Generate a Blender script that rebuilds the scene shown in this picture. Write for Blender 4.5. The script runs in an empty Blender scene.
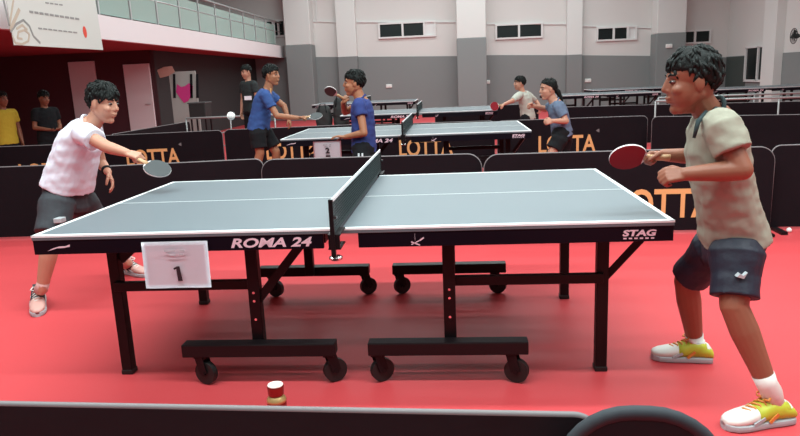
import bpy, bmesh, math, random
import numpy as np
from mathutils import Vector as V, Matrix as M, noise

random.seed(4)
SC = bpy.context.scene
COL = SC.collection

# ------------------------------------------------------------------ camera
CAM = np.array([0.4868, -2.7098, 1.3712]); YAW, PITCH, ROLL, FPX = -.085, .2074, -.0433, 666.655


def _rot():
    cy, sy = math.cos(YAW), math.sin(YAW)
    f = np.array([sy*math.cos(PITCH), cy*math.cos(PITCH), -math.sin(PITCH)])
    r = np.array([cy, -sy, 0.]); u = np.cross(r, f)
    cr, sr = math.cos(ROLL), math.sin(ROLL)
    return np.array([cr*r+sr*u, -sr*r+cr*u, f])


RC = _rot()
cd = bpy.data.cameras.new('camera'); cam = bpy.data.objects.new('camera', cd); COL.objects.link(cam)
cd.sensor_width = 36; cd.lens = FPX*36/800; cd.clip_start = .05; cd.clip_end = 200
m = M.Identity(4)
for i in range(3):
    m[i][0], m[i][1], m[i][2], m[i][3] = RC[0][i], RC[1][i], -RC[2][i], CAM[i]
cam.matrix_world = m
SC.camera = cam

# ------------------------------------------------------------------ world, light, exposure
w = bpy.data.worlds.new('world'); SC.world = w; w.use_nodes = True
w.node_tree.nodes['Background'].inputs[0].default_value = (.92, 1, 1, 1)
w.node_tree.nodes['Background'].inputs[1].default_value = .12
SC.view_settings.view_transform = 'Standard'; SC.view_settings.look = 'None'
SC.view_settings.gamma = 1; SC.view_settings.use_curve_mapping = False
SC.view_settings.exposure = 0.38


def lamp(x, y, z, sx, sy, power, color=(.84, 1, .99)):
    l = bpy.data.lights.new('ceiling_or_fill_light', 'AREA'); l.shape = 'RECTANGLE'; l.size = sx; l.size_y = sy
    l.energy = power; l.color = color
    o = bpy.data.objects.new('ceiling_or_fill_light', l); o.location = (x, y, z); COL.objects.link(o)
    return o


for yy, e in ((-6.5, 70), (-4.1, 130), (-1.7, 430), (.7, 390), (3.1, 90), (5.5, 160), (7.9, 160), (10.3, 150), (12.7, 150), (15.1, 160), (17.5, 180), (19.9, 120)):
    lamp(.8, yy, 5.6, 11, .3, e)

lamp(-7.6, 9.6, 2.2, 2.5, .3, 16)  # added fill below the balcony slab to brighten doors and maroon wall, no fixture


def ray(x, y):
    return RC.T @ np.array([(x-400)/FPX, (218-y)/FPX, 1.])


def atz(x, y, Z): d = ray(x, y); return V(CAM + d*(Z-CAM[2])/d[2])
def aty(x, y, Y): d = ray(x, y); return V(CAM + d*(Y-CAM[1])/d[1])
def atx(x, y, X): d = ray(x, y); return V(CAM + d*(X-CAM[0])/d[0])


# ------------------------------------------------------------------ materials
MATS = {}


def mat(name, c, rough=.6, spec=.5, metal=0, bump=0, bscale=40, var=0, vscale=6, emit=0, sheen=0):
    if name in MATS: return MATS[name]
    k = bpy.data.materials.new(name); k.use_nodes = True
    nt = k.node_tree; b = nt.nodes['Principled BSDF']
    b.inputs['Base Color'].default_value = (*c, 1); b.inputs['Roughness'].default_value = rough
    b.inputs['Specular IOR Level'].default_value = spec; b.inputs['Metallic'].default_value = metal
    if sheen: b.inputs['Sheen Weight'].default_value = sheen
    tc = nt.nodes.new('ShaderNodeTexCoord')
    if var:
        n = nt.nodes.new('ShaderNodeTexNoise'); n.inputs['Scale'].default_value = vscale; n.inputs['Detail'].default_value = 5
        nt.links.new(tc.outputs['Object'], n.inputs['Vector'])
        r = nt.nodes.new('ShaderNodeMix'); r.data_type = 'RGBA'
        r.inputs['A'].default_value = (*[v*(1-var) for v in c], 1); r.inputs['B'].default_value = (*[min(1, v*(1+var)) for v in c], 1)
        nt.links.new(n.outputs['Fac'], r.inputs['Factor']); nt.links.new(r.outputs['Result'], b.inputs['Base Color'])
    if bump:
        n = nt.nodes.new('ShaderNodeTexNoise'); n.inputs['Scale'].default_value = bscale; n.inputs['Detail'].default_value = 4
        nt.links.new(tc.outputs['Object'], n.inputs['Vector'])
        bp = nt.nodes.new('ShaderNodeBump'); bp.inputs['Strength'].default_value = bump; bp.inputs['Distance'].default_value = .01
        nt.links.new(n.outputs['Fac'], bp.inputs['Height']); nt.links.new(bp.outputs['Normal'], b.inputs['Normal'])
    if emit:
        b.inputs['Emission Color'].default_value = (*c, 1); b.inputs['Emission Strength'].default_value = emit
    MATS[name] = k
    return k


red_floor = mat('red_sport_floor', (.58, .064, .072), .45, .13, bump=.08, bscale=220, var=.06, vscale=.7)
white_wall = mat('white_painted_wall', (.70, .68, .66), .8, .3, var=.03, vscale=.5)
grey_wall = mat('grey_dado_paint', (.235, .25, .25), .7, .3, var=.06, vscale=.6)
column_white = mat('white_column_paint', (.74, .74, .72), .8, .3)
column_grey = mat('grey_column_paint', (.25, .27, .27), .7, .3)
maroon = mat('maroon_wall', (.09, .028, .036), .7, .3)
soffit_mat = mat('red_soffit', (.35, .08, .09), .8, .2)
ceil_mat = mat('ceiling_paint', (.36, .37, .37), .9, .2)
fascia_mat = mat('fascia_paint', (.78, .72, .73), .7, .3)
glass_green = mat('green_tinted_glass', (.30, .42, .38), .15, .5)
steel = mat('brushed_steel', (.55, .57, .57), .35, .5, .6)
dark_glass = mat('dark_window_glass', (.004, .010, .010), .35, .3)
frame_white = mat('window_frame_white', (.75, .75, .74), .5)
door_white = mat('pale_door_paint', (.84, .74, .76), .6)
black_metal = mat('black_powder_metal', (.007, .004, .005), .45, .25)
apron_black = mat('black_apron', (.004, .0022, .006), .45, .15)
table_top = mat('blue_grey_table_top', (.118, .142, .16), .45, .5, bump=.02, bscale=300)
line_white = mat('white_line_paint', (.82, .84, .85), .5)
letter_pink = mat('pale_lettering', (.75, .55, .62), .5)
net_dark = mat('dark_net_cord', (.02, .032, .034), .7)
white_tape = mat('white_net_tape', (.8, .82, .84), .6)
rubber = mat('black_rubber', (.008, .008, .008), .55)
chrome = mat('chrome_metal', (.7, .7, .7), .2, .5, 1)
paper = mat('white_paper', (.82, .76, .82), .7)
ink = mat('black_ink', (.02, .01, .015), .6)
faint_ink = mat('faint_grey_ink', (.5, .48, .52), .7)
cloth_dark = mat('dark_barrier_cloth', (.009, .0052, .0075), .8, .12, bump=.3, bscale=9, var=.2, vscale=3)
cloth_black = mat('black_barrier_cloth', (.008, .007, .010), .8, .3, bump=.3, bscale=9)
seam_grey = mat('grey_barrier_hem', (.16, .14, .145), .6)
gold = mat('gold_lettering', (.72, .36, .14), .6)
skin_tan = mat('tan_skin', (.36, .15, .08), .5, .4, var=.06, vscale=9)
skin_brown = mat('brown_skin', (.26, .095, .055), .48, .4, var=.08, vscale=9)
skin_light = mat('light_skin', (.52, .25, .17), .5, .4, var=.05, vscale=9)
hair_black = mat('black_hair', (.005, .0065, .006), .6, .22, bump=.3, bscale=160)
eye_white = mat('eye_white', (.20, .18, .17), .3)
eye_dark = mat('eye_dark', (.01, .007, .006), .3)
lip_mat = mat('lip_skin', (.3, .09, .07), .5)
shirt_white = mat('white_shirt_cloth', (.72, .74, .84), .8, .3, bump=.15, bscale=30)
shirt_khaki = mat('khaki_grey_shirt_cloth', (.30, .285, .225), .85, .2, bump=.2, bscale=30)
shirt_dark = mat('dark_slate_panel_cloth', (.028, .042, .045), .85, .2)
shirt_blue = mat('blue_shirt_cloth', (.04, .085, .25), .8, .2, bump=.2, bscale=30, var=.2, vscale=9)
shirt_blue2 = mat('royal_blue_shirt_cloth', (.035, .055, .20), .8, .2, bump=.2, bscale=30)
shirt_pale = mat('pale_grey_shirt_cloth', (.46, .46, .40), .85, .2, var=.15, vscale=14)
shirt_slate = mat('slate_blue_shirt_cloth', (.13, .17, .25), .85, .2, var=.3, vscale=10)
shirt_yellow = mat('yellow_shirt_cloth', (.55, .38, .04), .85, .2)
cloth_blk = mat('black_clothing', (.010, .010, .012), .85, .2)
shorts_grey = mat('charcoal_shorts_cloth', (.045, .05, .058), .75, .3, bump=.3, bscale=30)
shorts_navy = mat('navy_black_shorts_cloth', (.014, .016, .030), .6, .4, bump=.4, bscale=25)
shoe_white = mat('white_shoe_leather', (.75, .73, .68), .5)
shoe_lime = mat('lime_shoe_mesh', (.50, .55, .04), .5)
shoe_orange = mat('orange_shoe_trim', (.7, .25, .05), .5)
shoe_pink = mat('pale_pink_shoe', (.6, .32, .28), .55)
sole_grey = mat('pale_grey_sole', (.42, .45, .47), .5)
sock_white = mat('white_sock', (.7, .66, .62), .85)
sock_pink = mat('pinkish_sock', (.55, .28, .26), .85)
bat_red = mat('red_bat_rubber', (.24, .007, .016), .6, .2)
bat_black = mat('black_bat_rubber', (.05, .055, .058), .5, .3)
wood = mat('bat_wood', (.5, .3, .16), .5)
edge_tape = mat('pale_edge_tape', (.75, .68, .68), .5)
plastic_white = mat('white_ball_plastic', (.85, .85, .82), .45)
bottle_mat = mat('copper_red_bottle', (.20, .018, .016), .25, .5, .55)
bottle_cap = mat('pale_bottle_cap_top', (.78, .68, .62), .35)
gold_metal = mat('gold_print', (.45, .30, .12), .35, .5, .4)
banner_mat = mat('white_banner_vinyl', (.60, .62, .58), .6)
red_dot = mat('red_print', (.7, .06, .03), .6)
beige_print = mat('beige_print', (.50, .42, .33), .7)
grey_print = mat('grey_print', (.27, .27, .26), .7)
pink_hot = mat('hot_pink_paper', (.55, .03, .20), .7)
board_pale = mat('pale_board', (.34, .35, .33), .7)
peach = mat('peach_paper', (.5, .27, .22), .7)
dark_plastic = mat('dark_plastic', (.015, .018, .018), .5)
bag_mat = mat('dark_grey_bag_cloth', (.022, .024, .024), .8)


# ------------------------------------------------------------------ mesh helpers
class MB:
    def __init__(s): s.bm = bmesh.new()

    def box(s, c, d, R=None, bevel=0):
        r = bmesh.ops.create_cube(s.bm, size=1)
        T = M.Translation(V(c)) @ (R.to_4x4() if R else M.Identity(4)) @ M.Diagonal((*d, 1))
        bmesh.ops.transform(s.bm, matrix=T, verts=r['verts'])
        if bevel:
            es = list({e for v in r['verts'] for e in v.link_edges})
            bmesh.ops.bevel(s.bm, geom=es, offset=bevel, segments=2, affect='EDGES', profile=.5)
        return s

    def bar(s, a, b, wd, h=None, up=(0, 0, 1), bevel=0):
        a, b = V(a), V(b); h = h or wd; x = (b-a); L = x.length; x.normalize()
        u = V(up)
        if abs(x.dot(u)) > .97: u = V((0, 1, 0))
        y = u.cross(x).normalized(); z = x.cross(y)
        R = M((x, y, z)).transposed()
        return s.box((a+b)/2, (L, wd, h), R, bevel)

    def loft(s, rings, cap=True, closed=True):
        prev = None; n = len(rings[0]); bm = s.bm; first = None
        for r in rings:
            vs = [bm.verts.new(p) for p in r]
            if prev:
                for i in range(n if closed else n-1):
                    j = (i+1) % n
                    bm.faces.new((prev[i], prev[j], vs[j], vs[i]))
            else: first = vs
            prev = vs
        if cap:
            bm.faces.new(list(reversed(first))); bm.faces.new(prev)
        return s

    def tube(s, pts, r, n=10, cap=True):
        pts = [V(p) for p in pts]; rs = r if isinstance(r, (list, tuple)) else [r]*len(pts)
        rings = []; t0 = (pts[1]-pts[0]).normalized()
        u = V((0, 0, 1)) if abs(t0.z) < .9 else V((0, 1, 0))
        for i, p in enumerate(pts):
            a = pts[max(0, i-1)]; b = pts[min(len(pts)-1, i+1)]
            t = (b-a).normalized(); sd = t.cross(u).normalized(); u = sd.cross(t).normalized()
            rings.append([p+rs[i]*(math.cos(k*2*math.pi/n)*sd+math.sin(k*2*math.pi/n)*u) for k in range(n)])
        return s.loft(rings, cap)

    def cap(s, a, ra, b, rb, n=14, m_=4):
        a, b = V(a), V(b); ax = b-a; L = ax.length
        t = ax.normalized() if L > 1e-6 else V((0, 0, 1))
        u = V((0, 0, 1)) if abs(t.z) < .9 else V((1, 0, 0))
        sd = t.cross(u).normalized(); u = sd.cross(t)
        rings = []
        for i in range(m_+1):
            th = math.pi/2*(1-i/m_)*.985
            rings.append((a-t*ra*math.sin(th), ra*math.cos(th)))
        for i in range(m_+1):
            th = math.pi/2*(i/m_)*.985
            rings.append((b+t*rb*math.sin(th), rb*math.cos(th)))
        return s.loft([[c+r*(math.cos(k*2*math.pi/n)*sd+math.sin(k*2*math.pi/n)*u) for k in range(n)] for c, r in rings])

    def ell(s, c, r, R=None, nu=20, nv=12):
        c = V(c); R = R or M.Identity(3)
        rings = []
        for i in range(nv+1):
            th = math.pi*(i/nv)*.98+.01*math.pi
            rings.append([c+R @ V((r[0]*math.sin(th)*math.cos(k*2*math.pi/nu), r[1]*math.sin(th)*math.sin(k*2*math.pi/nu), -r[2]*math.cos(th))) for k in range(nu)])
        return s.loft(rings)

    def cyl(s, a, b, r, r2=None, n=20):
        return s.tube([a, b], [r, r if r2 is None else r2], n)

    def lathe(s, c, prof, n=24):
        c = V(c)
        return s.loft([[c+V((r*math.cos(k*2*math.pi/n), r*math.sin(k*2*math.pi/n), z)) for k in range(n)] for r, z in prof])

    def prism(s, poly, o, ex, ey, d):
        o, ex, ey, d = V(o), V(ex), V(ey), V(d)
        return s.loft([[o+ex*x+ey*y for x, y in poly], [o+ex*x+ey*y+d for x, y in poly]])

    def build(s, name, mt, parent=None, smooth=False, remesh=0, sm_it=4, wrinkle=0, wscale=14, extra_mats=None, keep=None):
        bm = s.bm
        bmesh.ops.recalc_face_normals(bm, faces=bm.faces)
        me = bpy.data.meshes.new(name); bm.to_mesh(me); bm.free()
        if remesh:
            t = bpy.data.objects.new('tmp', me); COL.objects.link(t)
            md = t.modifiers.new('r', 'REMESH'); md.mode = 'VOXEL'; md.voxel_size = remesh; md.use_smooth_shade = True
            if sm_it:
                ms = t.modifiers.new('s', 'SMOOTH'); ms.factor = .5; ms.iterations = sm_it
            dg = bpy.context.evaluated_depsgraph_get(); dg.update()
            me2 = bpy.data.meshes.new_from_object(t.evaluated_get(dg)); me2.name = name
            bpy.data.objects.remove(t); bpy.data.meshes.remove(me); me = me2
            smooth = True
        if wrinkle:
            nn = [v.normal.copy() for v in me.vertices]
            for v, n_ in zip(me.vertices, nn):
                q = v.co*wscale
                d = noise.noise(V((q.x, q.y, q.z*1.7)))+.5*noise.noise(q*2.1+V((5, 3, 1)))
                v.co += n_*d*wrinkle
        me.materials.clear()
        for k in (mt if isinstance(mt, (list, tuple)) else [mt]): me.materials.append(k)
        if smooth:
            me.polygons.foreach_set('use_smooth', [True]*len(me.polygons))
        me.update()
        o = bpy.data.objects.new(name, me); COL.objects.link(o)
        if parent: link_parent(o, parent)
        return o


def link_parent(o, p):
    bpy.context.view_layer.update()
    o.parent = p; o.matrix_parent_inverse = world_of(p).inverted()


def world_of(p):
    w_ = p.matrix_basis.copy()
    if p.parent: w_ = world_of(p.parent) @ p.matrix_parent_inverse @ w_
    return w_


def tag(o, label=None, cat=None, group=None, kind=None):
    if label: o['label'] = label
    if cat: o['category'] = cat
    if group: o['group'] = group
    if kind: o['kind'] = kind
    return o


def thing(name, label, cat, loc=(0, 0, 0), group=None):
    o = bpy.data.objects.new(name, None); COL.objects.link(o); o.location = loc; o.empty_display_size = .1
    return tag(o, label, cat, group)


def struct(name, mb, mt, **k): return tag(mb.build(name, mt, **k), kind='structure')


def copy_tree(o, parent=None):
    c = o.copy(); COL.objects.link(c)
    if parent:
        c.parent = parent; c.matrix_parent_inverse = o.matrix_parent_inverse.copy()
    for ch in list(o.children): copy_tree(ch, c)
    return c


def text_mesh(name, s, o, ex, ey, width, height, mt, parent=None, bold=.02, shear=0, depth=.002):
    cu = bpy.data.curves.new(name, 'FONT'); cu.body = s; cu.size = 1; cu.offset = bold; cu.shear = shear; cu.extrude = .5; cu.resolution_u = 4
    t = bpy.data.objects.new('tmp', cu); COL.objects.link(t)
    dg = bpy.context.evaluated_depsgraph_get(); dg.update()
    me = bpy.data.meshes.new_from_object(t.evaluated_get(dg)); me.name = name
    bpy.data.objects.remove(t)
    xs = [v.co.x for v in me.vertices]; ys = [v.co.y for v in me.vertices]
    x0, x1, y0, y1 = min(xs), max(xs), min(ys), max(ys)
    o, ex, ey = V(o), V(ex).normalized(), V(ey).normalized(); ez = ex.cross(ey)
    for v in me.vertices:
        a, b, c = (v.co.x-x0)/(x1-x0)*width, (v.co.y-y0)/(y1-y0)*height, v.co.z*depth
        v.co = o+ex*a+ey*b+ez*c
    me.materials.clear(); me.materials.append(mt)
    ob = bpy.data.objects.new(name, me); COL.objects.link(ob)
    if parent: link_parent(ob, parent)
    return ob


# ================================================================== SETTING
struct('floor', MB().box((1, 7.2, -.02), (26, 30, .04)), red_floor)
BW = 22.0
RX = atx(727, 57, 10.06)[0]
# back wall: white upper part and grey dado, boundary through measured points
dado = [(-16, 2.75), (-7.64, 2.38), (-3.4, 2.19), (.69, 2.04), (1.86, 2.02), (4.57, 1.9), (7.68, 1.73), (8.64, 1.65), (RX, 1.58)]
mb = MB()
poly = [(x, z) for x, z in dado]+[(RX, 7), (-16, 7)]
mb.prism(poly, (0, BW, 0), (1, 0, 0), (0, 0, 1), (0, .2, 0))
struct('wall_back', mb, white_wall)
mb = MB(); mb.prism([(-16, 0), (RX, 0)]+list(reversed(dado)), (0, BW-.02, 0), (1, 0, 0), (0, 0, 1), (0, .22, 0))
struct('wall_back_dado', mb, grey_wall)
mb = MB().box((RX+.1, 9.5, (1.6+7)/2), (.2, 25, 7-1.6)); struct('wall_right', mb, white_wall)
mb = MB().box((RX+.09, 9.5, .8), (.22, 25, 1.6)); struct('wall_right_dado', mb, grey_wall)
mb = MB().box((-12.1, 9.5, 3.5), (.2, 25, 7)); struct('wall_left', mb, white_wall)
mb = MB().box((RX+.085, 21.15, .79), (.23, 1.6, 1.58)); struct('wall_right_dark_part', mb, mat('dark_green_wall', (.06, .075, .07), .7))  # darker green stretch of the right wall between corner and tall window
struct('ceiling', MB().box((1, 7.2, 5.9), (26, 30, .2)), ceil_mat)

# columns on the back wall
for i, (xa, xb, zt) in enumerate(((285.5, 311, 45), (457, 486, 38), (657, 686, 33))):
    a = aty(xa, zt, BW-.7); b = aty(xb, zt, BW-.7)
    zc = (a.z+b.z)/2
    struct('column_upper', MB().box(((a.x+b.x)/2, BW-.35, (zc+7)/2), (b.x-a.x, .7, 7-zc), bevel=.02), column_white)
    struct('column_lower', MB().box(((a.x+b.x)/2, BW-.36, zc/2), (b.x-a.x+.02, .72, zc), bevel=.02), column_grey)
for xa, xb, zb in ((338, 357, 57), (567, 582, 55)):
    a = aty(xa, zb, BW-.25); b = aty(xb, zb, BW-.25)
    struct('pilaster_upper', MB().box(((a.x+b.x)/2, BW-.12, (a.z+7)/2), (b.x-a.x, .24, 7-a.z)), column_white)
    struct('pilaster_lower', MB().box(((a.x+b.x)/2, BW-.125, a.z/2), (b.x-a.x+.01, .25, a.z)), grey_wall)
# thin conduits on the wall
for (x0, y0), (x1, y1) in (((310, 21), (337, 22)), ((357, 22), (457, 22)), ((316, 0), (317, 21)), ((487, 24), (567, 24)), ((582, 26), (657, 28))):
    struct('trim_conduit', MB().bar(aty(x0, y0, BW-.03), aty(x1, y1, BW-.03), .035), frame_white)


def wall_window(n, px0, py0, px1, py1, cuts, pale=None):
    a = aty(px0, py0, BW-.03); b = aty(px1, py1, BW-.03); c = aty(px1, py0, BW-.03); d = aty(px0, py1, BW-.03)
    z1, z0 = (a.z+c.z)/2, (b.z+d.z)/2; x0, x1 = (a.x+d.x)/2, (b.x+c.x)/2
    fr = MB(); t = .06
    fr.box(((x0+x1)/2, BW-.03, z1+t/2), (x1-x0+2*t, .1, t)).box(((x0+x1)/2, BW-.03, z0-t/2), (x1-x0+2*t, .1, t))
    fr.box((x0-t/2, BW-.03, (z0+z1)/2), (t, .1, z1-z0)).box((x1+t/2, BW-.03, (z0+z1)/2), (t, .1, z1-z0))
    for f in cuts:
        fr.box((x0+(x1-x0)*f, BW-.03, (z0+z1)/2), (.07, .1, z1-z0))
    o = struct('window_%d' % n, fr, frame_white)
    edges = [0]+list(cuts)+[1]
    for i in range(len(edges)-1):
        e0, e1 = edges[i], edges[i+1]
        MB().box((x0+(x1-x0)*(e0+e1)/2, BW-.015, (z0+z1)/2), ((x1-x0)*(e1-e0), .02, z1-z0)).build('pane', frame_white if pale == i else dark_glass, o)


wall_window(1, 246, 22, 284, 36, (.18, .36, .54, .72, .86))
wall_window(2, 380, 23.5, 434, 36, (.42, .82), 2)
wall_window(3, 497, 25, 541, 37, (.5,))
wall_window(4, 598, 28, 635, 39, (.42, .8), 2)
wall_window(5, 683, 31.5, 709, 42, (.45,))
# tall window on the right wall
a = atx(746, 80, RX); b = atx(767, 45, RX)
y0, y1, z0, z1 = b.y, a.y, .80, 1.85
fr = MB(); t = .07
for zz in (z0, z1): fr.box((RX-.03, (y0+y1)/2, zz), (.1, y1-y0+t, t))
for yy in (y0, y1, y0+(y1-y0)*.32): fr.box((RX-.03, yy, (z0+z1)/2), (.1, t, z1-z0))
o = struct('window_6', fr, frame_white)
MB().box((RX-.015, y0+(y1-y0)*.16, (z0+z1)/2), (.02, (y1-y0)*.32, z1-z0)).build('pane', dark_glass, o)
MB().box((RX-.015, y0+(y1-y0)*.66, (z0+z1)/2), (.02, (y1-y0)*.68, z1-z0)).build('pane', dark_glass, o)
a = atx(770, 60, RX); b = atx(783, 60, RX)
struct('column_side', MB().box((RX-.1, (a.y+b.y)/2, 3.5), (.3, abs(a.y-b.y), 7)), column_white)

# balcony along the left side
BX = -5.58
struct('balcony_fascia', MB().box((BX-.06, 12, 2.455), (.12, 20, .41)), fascia_mat)
struct('balcony_slab', MB().box((BX-3.3, 12, 2.45), (6.36, 20, .36)), soffit_mat)
rl = thing('balcony_railing', 'glass balcony railing with steel posts along the upper left', 'railing', (BX-.06, 12, 2.66))
MB().tube([(BX-.06, 3, 3.48), (BX-.06, 21.95, 3.48)], .03).build('handrail', steel, rl, smooth=True)
MB().tube([(BX-.06, 3, 3.15), (BX-.06, 21.95, 3.15)], .016).build('middle_rail', steel, rl, smooth=True)
yy = 3.0
while yy < 21.9:
    MB().box((BX-.06, yy, 3.07), (.045, .045, .82)).build('post', steel, rl)
    if yy+1.2 < 21.9:
        MB().box((BX-.06, yy+.6, 3.02), (.012, 1.1, .66)).build('glass_panel', glass_green, rl)
    yy += 1.2
# partition under the balcony with two pale doors
PY = 13.2
struct('wall_partition', MB().box((-9.2, PY+.1, 1.135), (5.0, .2, 2.27)), maroon)
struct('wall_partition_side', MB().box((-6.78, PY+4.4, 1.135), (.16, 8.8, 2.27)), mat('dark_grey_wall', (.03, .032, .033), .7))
for i, (xa, xb, yt) in enumerate(((68, 94, 61.5), (123, 149, 64))):
    a = aty(xa, yt, PY-.03); b = aty(xb, yt, PY-.03)
    zt = (a.z+b.z)/2; cx = (a.x+b.x)/2
    o = struct('door_%d' % (i+1), MB().box((cx, PY-.03, zt/2), (b.x-a.x, .06, zt), bevel=.008), door_white)
    MB().tube([(b.x-.07, PY-.06, 1.0), (b.x-.07, PY-.11, 1.0), (b.x-.17, PY-.11, 1.0)], .012).build('door_handle', steel, o, smooth=True)

# ================================================================== TABLE
TH = .76


def make_table(label):
    root = thing('table_tennis_table', label, 'table', (0, .7625, 0), 'tournament tables')
    W = 1.525
    for s in (-1, 1):
        g = .006
        MB().box((s*(1.37+g)/2, W/2, TH-.011), (1.37-g, W, .022), bevel=.002).build('tabletop_half', table_top, root)
        ln = MB(); zl = TH+.0006; e = .0012
        for (cx, cy, dx, dy) in ((s*(1.37+g)/2, .010, 1.37-g, .020), (s*(1.37+g)/2, W-.010, 1.37-g, .020), (s*1.36, W/2, .020, W), (s*.69, W/2, 1.36, .004)):
            ln.box((cx, cy, zl), (dx, dy, e))
        # painted edge of the board
        ln.box((s*(1.37+g)/2, -.0006, TH-.004), (1.37-g, .0012, .008)).box((s*1.3706, W/2, TH-.004), (.0012, W, .008))
        ln.build('boundary_line', line_white, root)
        x0, x1 = (.075, 1.368)
        for yy in (.014, W-.014):
            MB().box((s*(x0+x1)/2, yy, TH-.022-.032), (x1-x0, .022, .064), bevel=.002).build('side_apron', apron_black, root)
        MB().box((s*1.357, W/2, TH-.022-.032), (.022, W-.06, .064), bevel=.002).build('end_apron', apron_black, root)
        MB().box((s*.086, W/2, TH-.045), (.03, W-.06, .045)).build('inner_rail', black_metal, root)
        for (yo, yi, yb) in ((.25, .19, .13), (W-.25, W-.19, W-.13)):
            lg = MB().box((s*1.14, yo, .371), (.052, .05, .738), bevel=.004).build('leg', black_metal, root)
            MB().box((s*1.14, yo, .012), (.058, .056, .024), bevel=.004).build('foot_cap', rubber, lg)
            up = MB().box((s*.45, yi, .45), (.055, .05, .58), bevel=.004).build('upright', black_metal, root)
            bt = MB()
            for zz in (.43, .39, .30):
                d = -1 if yo < .5 else 1
                bt.cyl((s*.45, yi+d*.024, zz), (s*.45, yi+d*.029, zz), .006, n=10)
            bt.build('bolt', chrome, up)
            MB().box((s*.79, yi+(.03 if yo < .5 else -.03), .455), (.70, .03, .045), bevel=.003).build('crossbar', black_metal, root)
            if yo < .5:
                if s < 0: MB().bar((s*.46, yi, .36), (s*.19, yi, .68), .022, .04).build('diagonal_brace', black_metal, root)
                else: MB().bar((s*1.15, yo, .44), (s*1.31, yo-.1, .68), .02, .032).build('diagonal_brace', black_metal, root)
            if s < 0: MB().bar((s*1.11, yo, .58), (s*.98, yo, .69), .02, .045).build('gusset', black_metal, root)
            MB().box((s*.435, yb, .172), (.72, .07, .062), bevel=.005).build('trolley_bar', black_metal, root)
            for cx in (.11, .72):
                wx = s*cx
                c = MB()
                ang = .55 if cx < .4 else -.35
                d = V((math.cos(ang), math.sin(ang), 0)); n_ = V((-d.y, d.x, 0)); q = V((wx, yb, .058))+d*.025
                c.cyl(q-n_*.014, q+n_*.014, .055, n=24)
                cw = c.build('caster', rubber, root)
                f = MB(); f.bar(q+n_*.021, q+n_*.021-d*.022+V((0, 0, .085)), .004, .045).bar(q-n_*.021, q-n_*.021-d*.022+V((0, 0, .085)), .004, .045)
                f.box((wx, yb, .139), (.05, .05, .012)); f.build('fork', black_metal, cw)
                MB().cyl(q-n_*.025, q+n_*.025, .011, n=12).build('axle', black_metal, cw)
    # printed names on the aprons
    d = .0028
    text_mesh('lettering', 'ROMA 24', (-.478, d, .685), (1, 0, 0), (0, 0, 1), .355, .042, letter_pink, root, .03, .25, .0008)
    text_mesh('lettering', 'STAG', (1.165, d, .697), (1, 0, 0), (0, 0, 1), .135, .027, letter_pink, root, .04, .15, .0008)
    mb = MB()
    for k in range(6): mb.box((1.175+k*.022, d, .688), (.013, .0008, .006))
    mb.build('small_lettering', letter_pink, root)
    mb = MB()   # crossed emblem near the net, pale swoosh near the left corner
    mb.bar((.315, d, .70), (.315, d, .73), .0008, .006).bar((.298, d, .695), (.335, d, .68), .0008, .005).bar((.335, d, .70), (.352, d, .712), .0008, .006).bar((.299, d, .683), (.334, d, .700), .0008, .004)
    mb.build('emblem', letter_pink, root)
    mb = MB(); pts = [(-1.305, .69), (-1.28, .702), (-1.25, .710), (-1.22, .711), (-1.20, .718), (-1.20, .708), (-1.23, .703), (-1.26, .702), (-1.285, .695)]
    mb.prism(pts, (0, d, 0), (1, 0, 0), (0, 0, 1), (0, -.0008, 0)); mb.build('swoosh_emblem', letter_pink, root)
    return root


def make_net(label):
    root = thing('table_tennis_net', label, 'net', (0, .7625, TH), 'net sets')
    y0, y1, zt, zb = -.15, 1.675, TH+.1525, TH+.012
    mb = MB(); n = 150
    for i in range(n+1):
        mb.box((0, y0+(y1-y0)*i/n, (zt+zb)/2), (.0016, .0026, zt-zb))
    for k in range(12):
        mb.box((0, (y0+y1)/2, zb+(zt-zb)*k/11.5), (.0016, y1-y0, .0026))
    mb.build('net_mesh', net_dark, root)
    MB().box((0, (y0+y1)/2, zt-.006), (.006, y1-y0, .014)).build('top_tape', white_tape, root)
    MB().box((0, (y0+y1)/2, zb+.003), (.004, y1-y0, .010)).build('bottom_tape', net_dark, root)
    for y, d in ((y0, 1), (y1, -1)):
        p = MB().box((-.004, y, .795), (.018, .016, .235), bevel=.003).build('post', black_metal, root)
        MB().box((.012, y, .84), (.012, .01, .012)).build('tension_hook', chrome, p)
        cl = MB(); cl.box((0, y+d*.07, TH+.006), (.05, .14, .006)); cl.box((0, y+d*.005, TH-.022), (.045, .012, .06)); cl.box((0, y+d*.06, TH-.05), (.05, .12, .006))
        c = cl.build('clamp', black_metal, root)
        k = MB(); k.cyl((0, y+d*.02, .712), (0, y+d*.02, .672), .006, n=10); k.lathe((0, y+d*.02, .660), [(.022, 0), (.028, .004), (.028, .012), (.02, .018)], 18)
        k.build('clamp_screw', chrome, c, smooth=False)
    return root


table = make_table('nearest table tennis table, grey-blue top with paper number 1 hanging on its apron')
net = make_net('net of the nearest table, with large black post at the front edge')
for loc, lab, nlab in (((-.05, 4.55+.7625, 0), 'table tennis table with paper number 2, behind the first row of barriers', 'net across the table that carries the paper number 2'),
                       ((-.12, 9.0+.7625, 0), 'third table tennis table in line, right end by the boy in pale grey', 'net across the third table in line, a thin slanted white tape'),
                       ((-1.85, 14.9+.7625, 0), 'farthest table tennis table in line, near the grey wall and middle column', 'net at the right part of the farthest table in line'),
                       ((4.2, 14.3+.7625, 0), 'distant table tennis table right behind the girl in slate blue', None),
                       ((6.0, 17.6+.7625, 0), 'distant table tennis table against the wall, left of the khaki player', None),
                       ((8.1, 14.3+.7625, 0), 'distant table tennis table at the far right, below the tall side window', None)):
    c = copy_tree(table); c.location = loc; c['label'] = lab
    if nlab:
        c = copy_tree(net); c.location = (loc[0], loc[1], TH); c['label'] = nlab


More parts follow.
